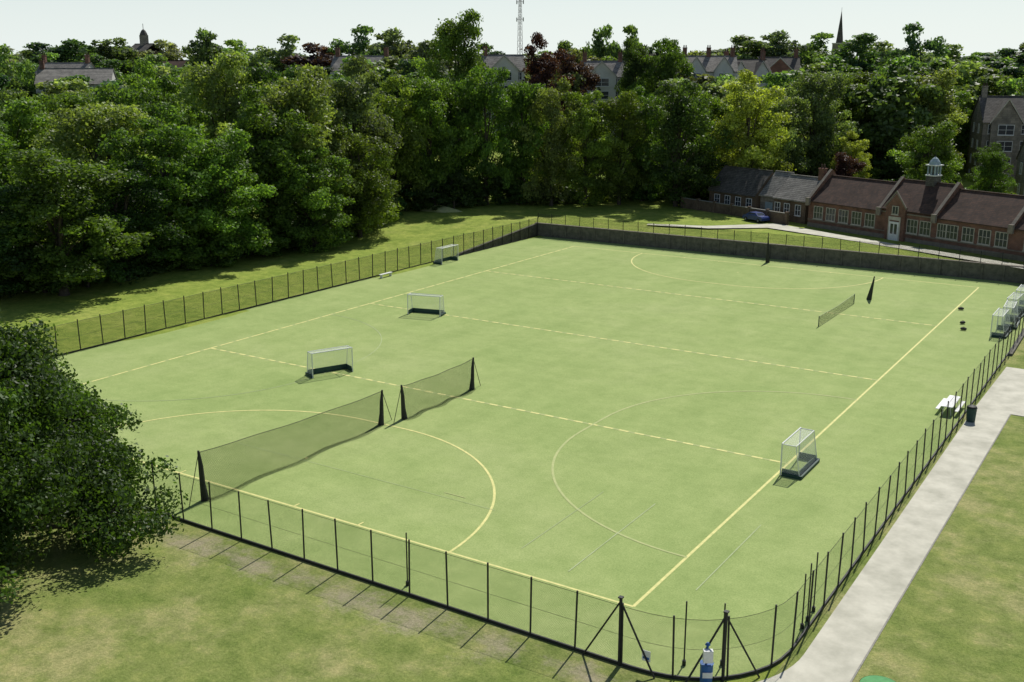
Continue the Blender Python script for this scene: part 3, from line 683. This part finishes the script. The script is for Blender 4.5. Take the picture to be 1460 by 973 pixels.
H=[(-38,270,14,9,-8,'render','slateL',0,2),(-27,300,11,9,6,'brick','roof',0,2),(-2,262,10,8,5,'render','slateL',1,1),(21,258,10,8,-6,'render','slateL',1,2),(31,285,9,8,5,'stone','slate',1,2),
   (47,262,13,9,-5,'render','slateL',2,3),(58,268,11,9,8,'render','slate',2,2),(68,280,10,9,-10,'brick','slate',1,2),(-105,262,17,10,10,'render','slateL',0,1),(-118,285,14,9,-10,'render','slateL',0,2),(-92,300,12,9,10,'brick','roof',0,1),(-134,250,12,9,10,'brick','slate',1,1),(40,300,11,9,0,'brick','roof',0,2)]
for X,Y,w,d,rot,wl,rf,fg,ch in H:
    x,y=C(X,Y); g0=gz(x,y); top=27.3+(Y-270)*.03+random.uniform(-.6,.8)
    if X<-80: top-=1.9
    ht=top-g0; house('victorian_house' if wl!='render' else 'rendered_house',X,Y,w,d,ht-3.4,ht,rot,wl,rf,max(2,round((ht-3.4)/3.0)),4,fg,ch)
# mast
x,y=C(2.8,400); g0=gz(x,y); e=empty('lattice_mast',(x,y,g0)); b=MB(); Hm=36
for i in range(18):
    z0=i*2; z1=z0+2; w0=.95-.04*i; w1=.95-.04*(i+1); cr=[(-1,-1),(1,-1),(1,1),(-1,1)]
    for q in range(4):
        a=cr[q]; c=cr[(q+1)%4]
        b.tube([(a[0]*w0,a[1]*w0,z0),(a[0]*w1,a[1]*w1,z1)],.08,'coping',4,False); b.tube([(a[0]*w0,a[1]*w0,z0),(c[0]*w1,c[1]*w1,z1)],.045,'coping',4,False)
b.tube([(0,0,Hm),(0,0,Hm+5)],.08,'coping',5)
for z in (24,30,33): b.box((-1.4,-.1,z),(1.4,.1,z+.15),'coping'); b.box((-1.5,-.15,z-.7),(-1.25,.15,z+.7),'kerb'); b.box((1.25,-.15,z-.7),(1.5,.15,z+.7),'kerb')
b.build('lattice',e)
# church spire
x,y=C(133,450); g0=gz(x,y); e=empty('church_tower',(x,y,g0)); b=MB(); b.box((-2.2,-2.2,-1),(2.2,2.2,15),'stone'); b.box((-2.35,-2.35,15),(2.35,2.35,15.5),'trim'); b.build('tower',e)
b=MB(); b.tube([(0,0,15.5),(0,0,28.0)],[1.5,.05],'slate',8); b.tube([(0,0,27.8),(0,0,29.3)],.06,'black',4); b.build('spire',e)
b=MB(); window(b,lambda s,n,z:(s,n,z),-.5,.5,10,13,-2.2,2,1,'trim'); b.build('belfry_window',e)
# domed turret
x,y=C(-133,400); g0=gz(x,y); e=empty('domed_turret_house',(x,y,g0)); b=MB(); b.box((-5,-4,-1),(5,4,13.0),'brick'); b.box((-1.1,-1.1,13),(1.1,1.1,18.6),'stone'); b.build('tower',e)
b=MB(); b.tube([(0,0,18.6),(0,0,19.3),(0,0,20.2),(0,0,20.7)],[1.4,1.2,.7,.1],'slate',10); b.tube([(0,0,20.6),(0,0,22.6)],.1,'black',5); b.build('dome',e)
b=MB(); gable_roof(b,lambda s,n,z:(s,n,z),-5.2,5.2,-4,4,13,15.5,'slate'); b.build('roof',e)

# ---------------------------------------------------------------- light, sky, camera
EL=R2(49); az=(-.1035,.9946)
sun_dir=Vector((az[0]*math.cos(EL),az[1]*math.cos(EL),math.sin(EL))).normalized()
sd=bpy.data.lights.new('sun','SUN'); sd.energy=5.0; sd.angle=R2(.5); sd.color=(1,.96,.88)
so=bpy.data.objects.new('sun',sd); scene.collection.objects.link(so); so.rotation_euler=(-sun_dir).to_track_quat('-Z','Y').to_euler(); so.location=(0,0,80)
w=bpy.data.worlds.new('World'); scene.world=w; w.use_nodes=True; nt=w.node_tree; bg=nt.nodes['Background']
st=nt.nodes.new('ShaderNodeTexSky'); st.sky_type='NISHITA'; st.sun_disc=False; st.sun_elevation=EL; st.sun_rotation=math.atan2(az[0],az[1])
st.air_density=1.0; st.dust_density=.4; st.ozone_density=1.5
tc=nt.nodes.new('ShaderNodeTexCoord'); sp=nt.nodes.new('ShaderNodeSeparateXYZ'); nt.links.new(tc.outputs['Generated'],sp.inputs[0])
mr=nt.nodes.new('ShaderNodeMapRange'); mr.inputs['From Min'].default_value=0; mr.inputs['From Max'].default_value=.25; mr.inputs['To Min'].default_value=.9; mr.inputs['To Max'].default_value=.05
nt.links.new(sp.outputs[2],mr.inputs[0])
f=mixc(nt,mr.outputs[0],st.outputs[0],(11.6,12.7,12.6))
nt.links.new(f,bg.inputs[0]); bg.inputs[1].default_value=.075
cam=bpy.data.cameras.new('camera'); cam.lens=1520/1460*36; cam.sensor_width=36; cam.clip_end=6000; cam.clip_start=.5
co=bpy.data.objects.new('camera',cam); scene.collection.objects.link(co); co.location=(CX,CY,CH); co.rotation_euler=(R2(75.5),0,R2(32.7)); scene.camera=co
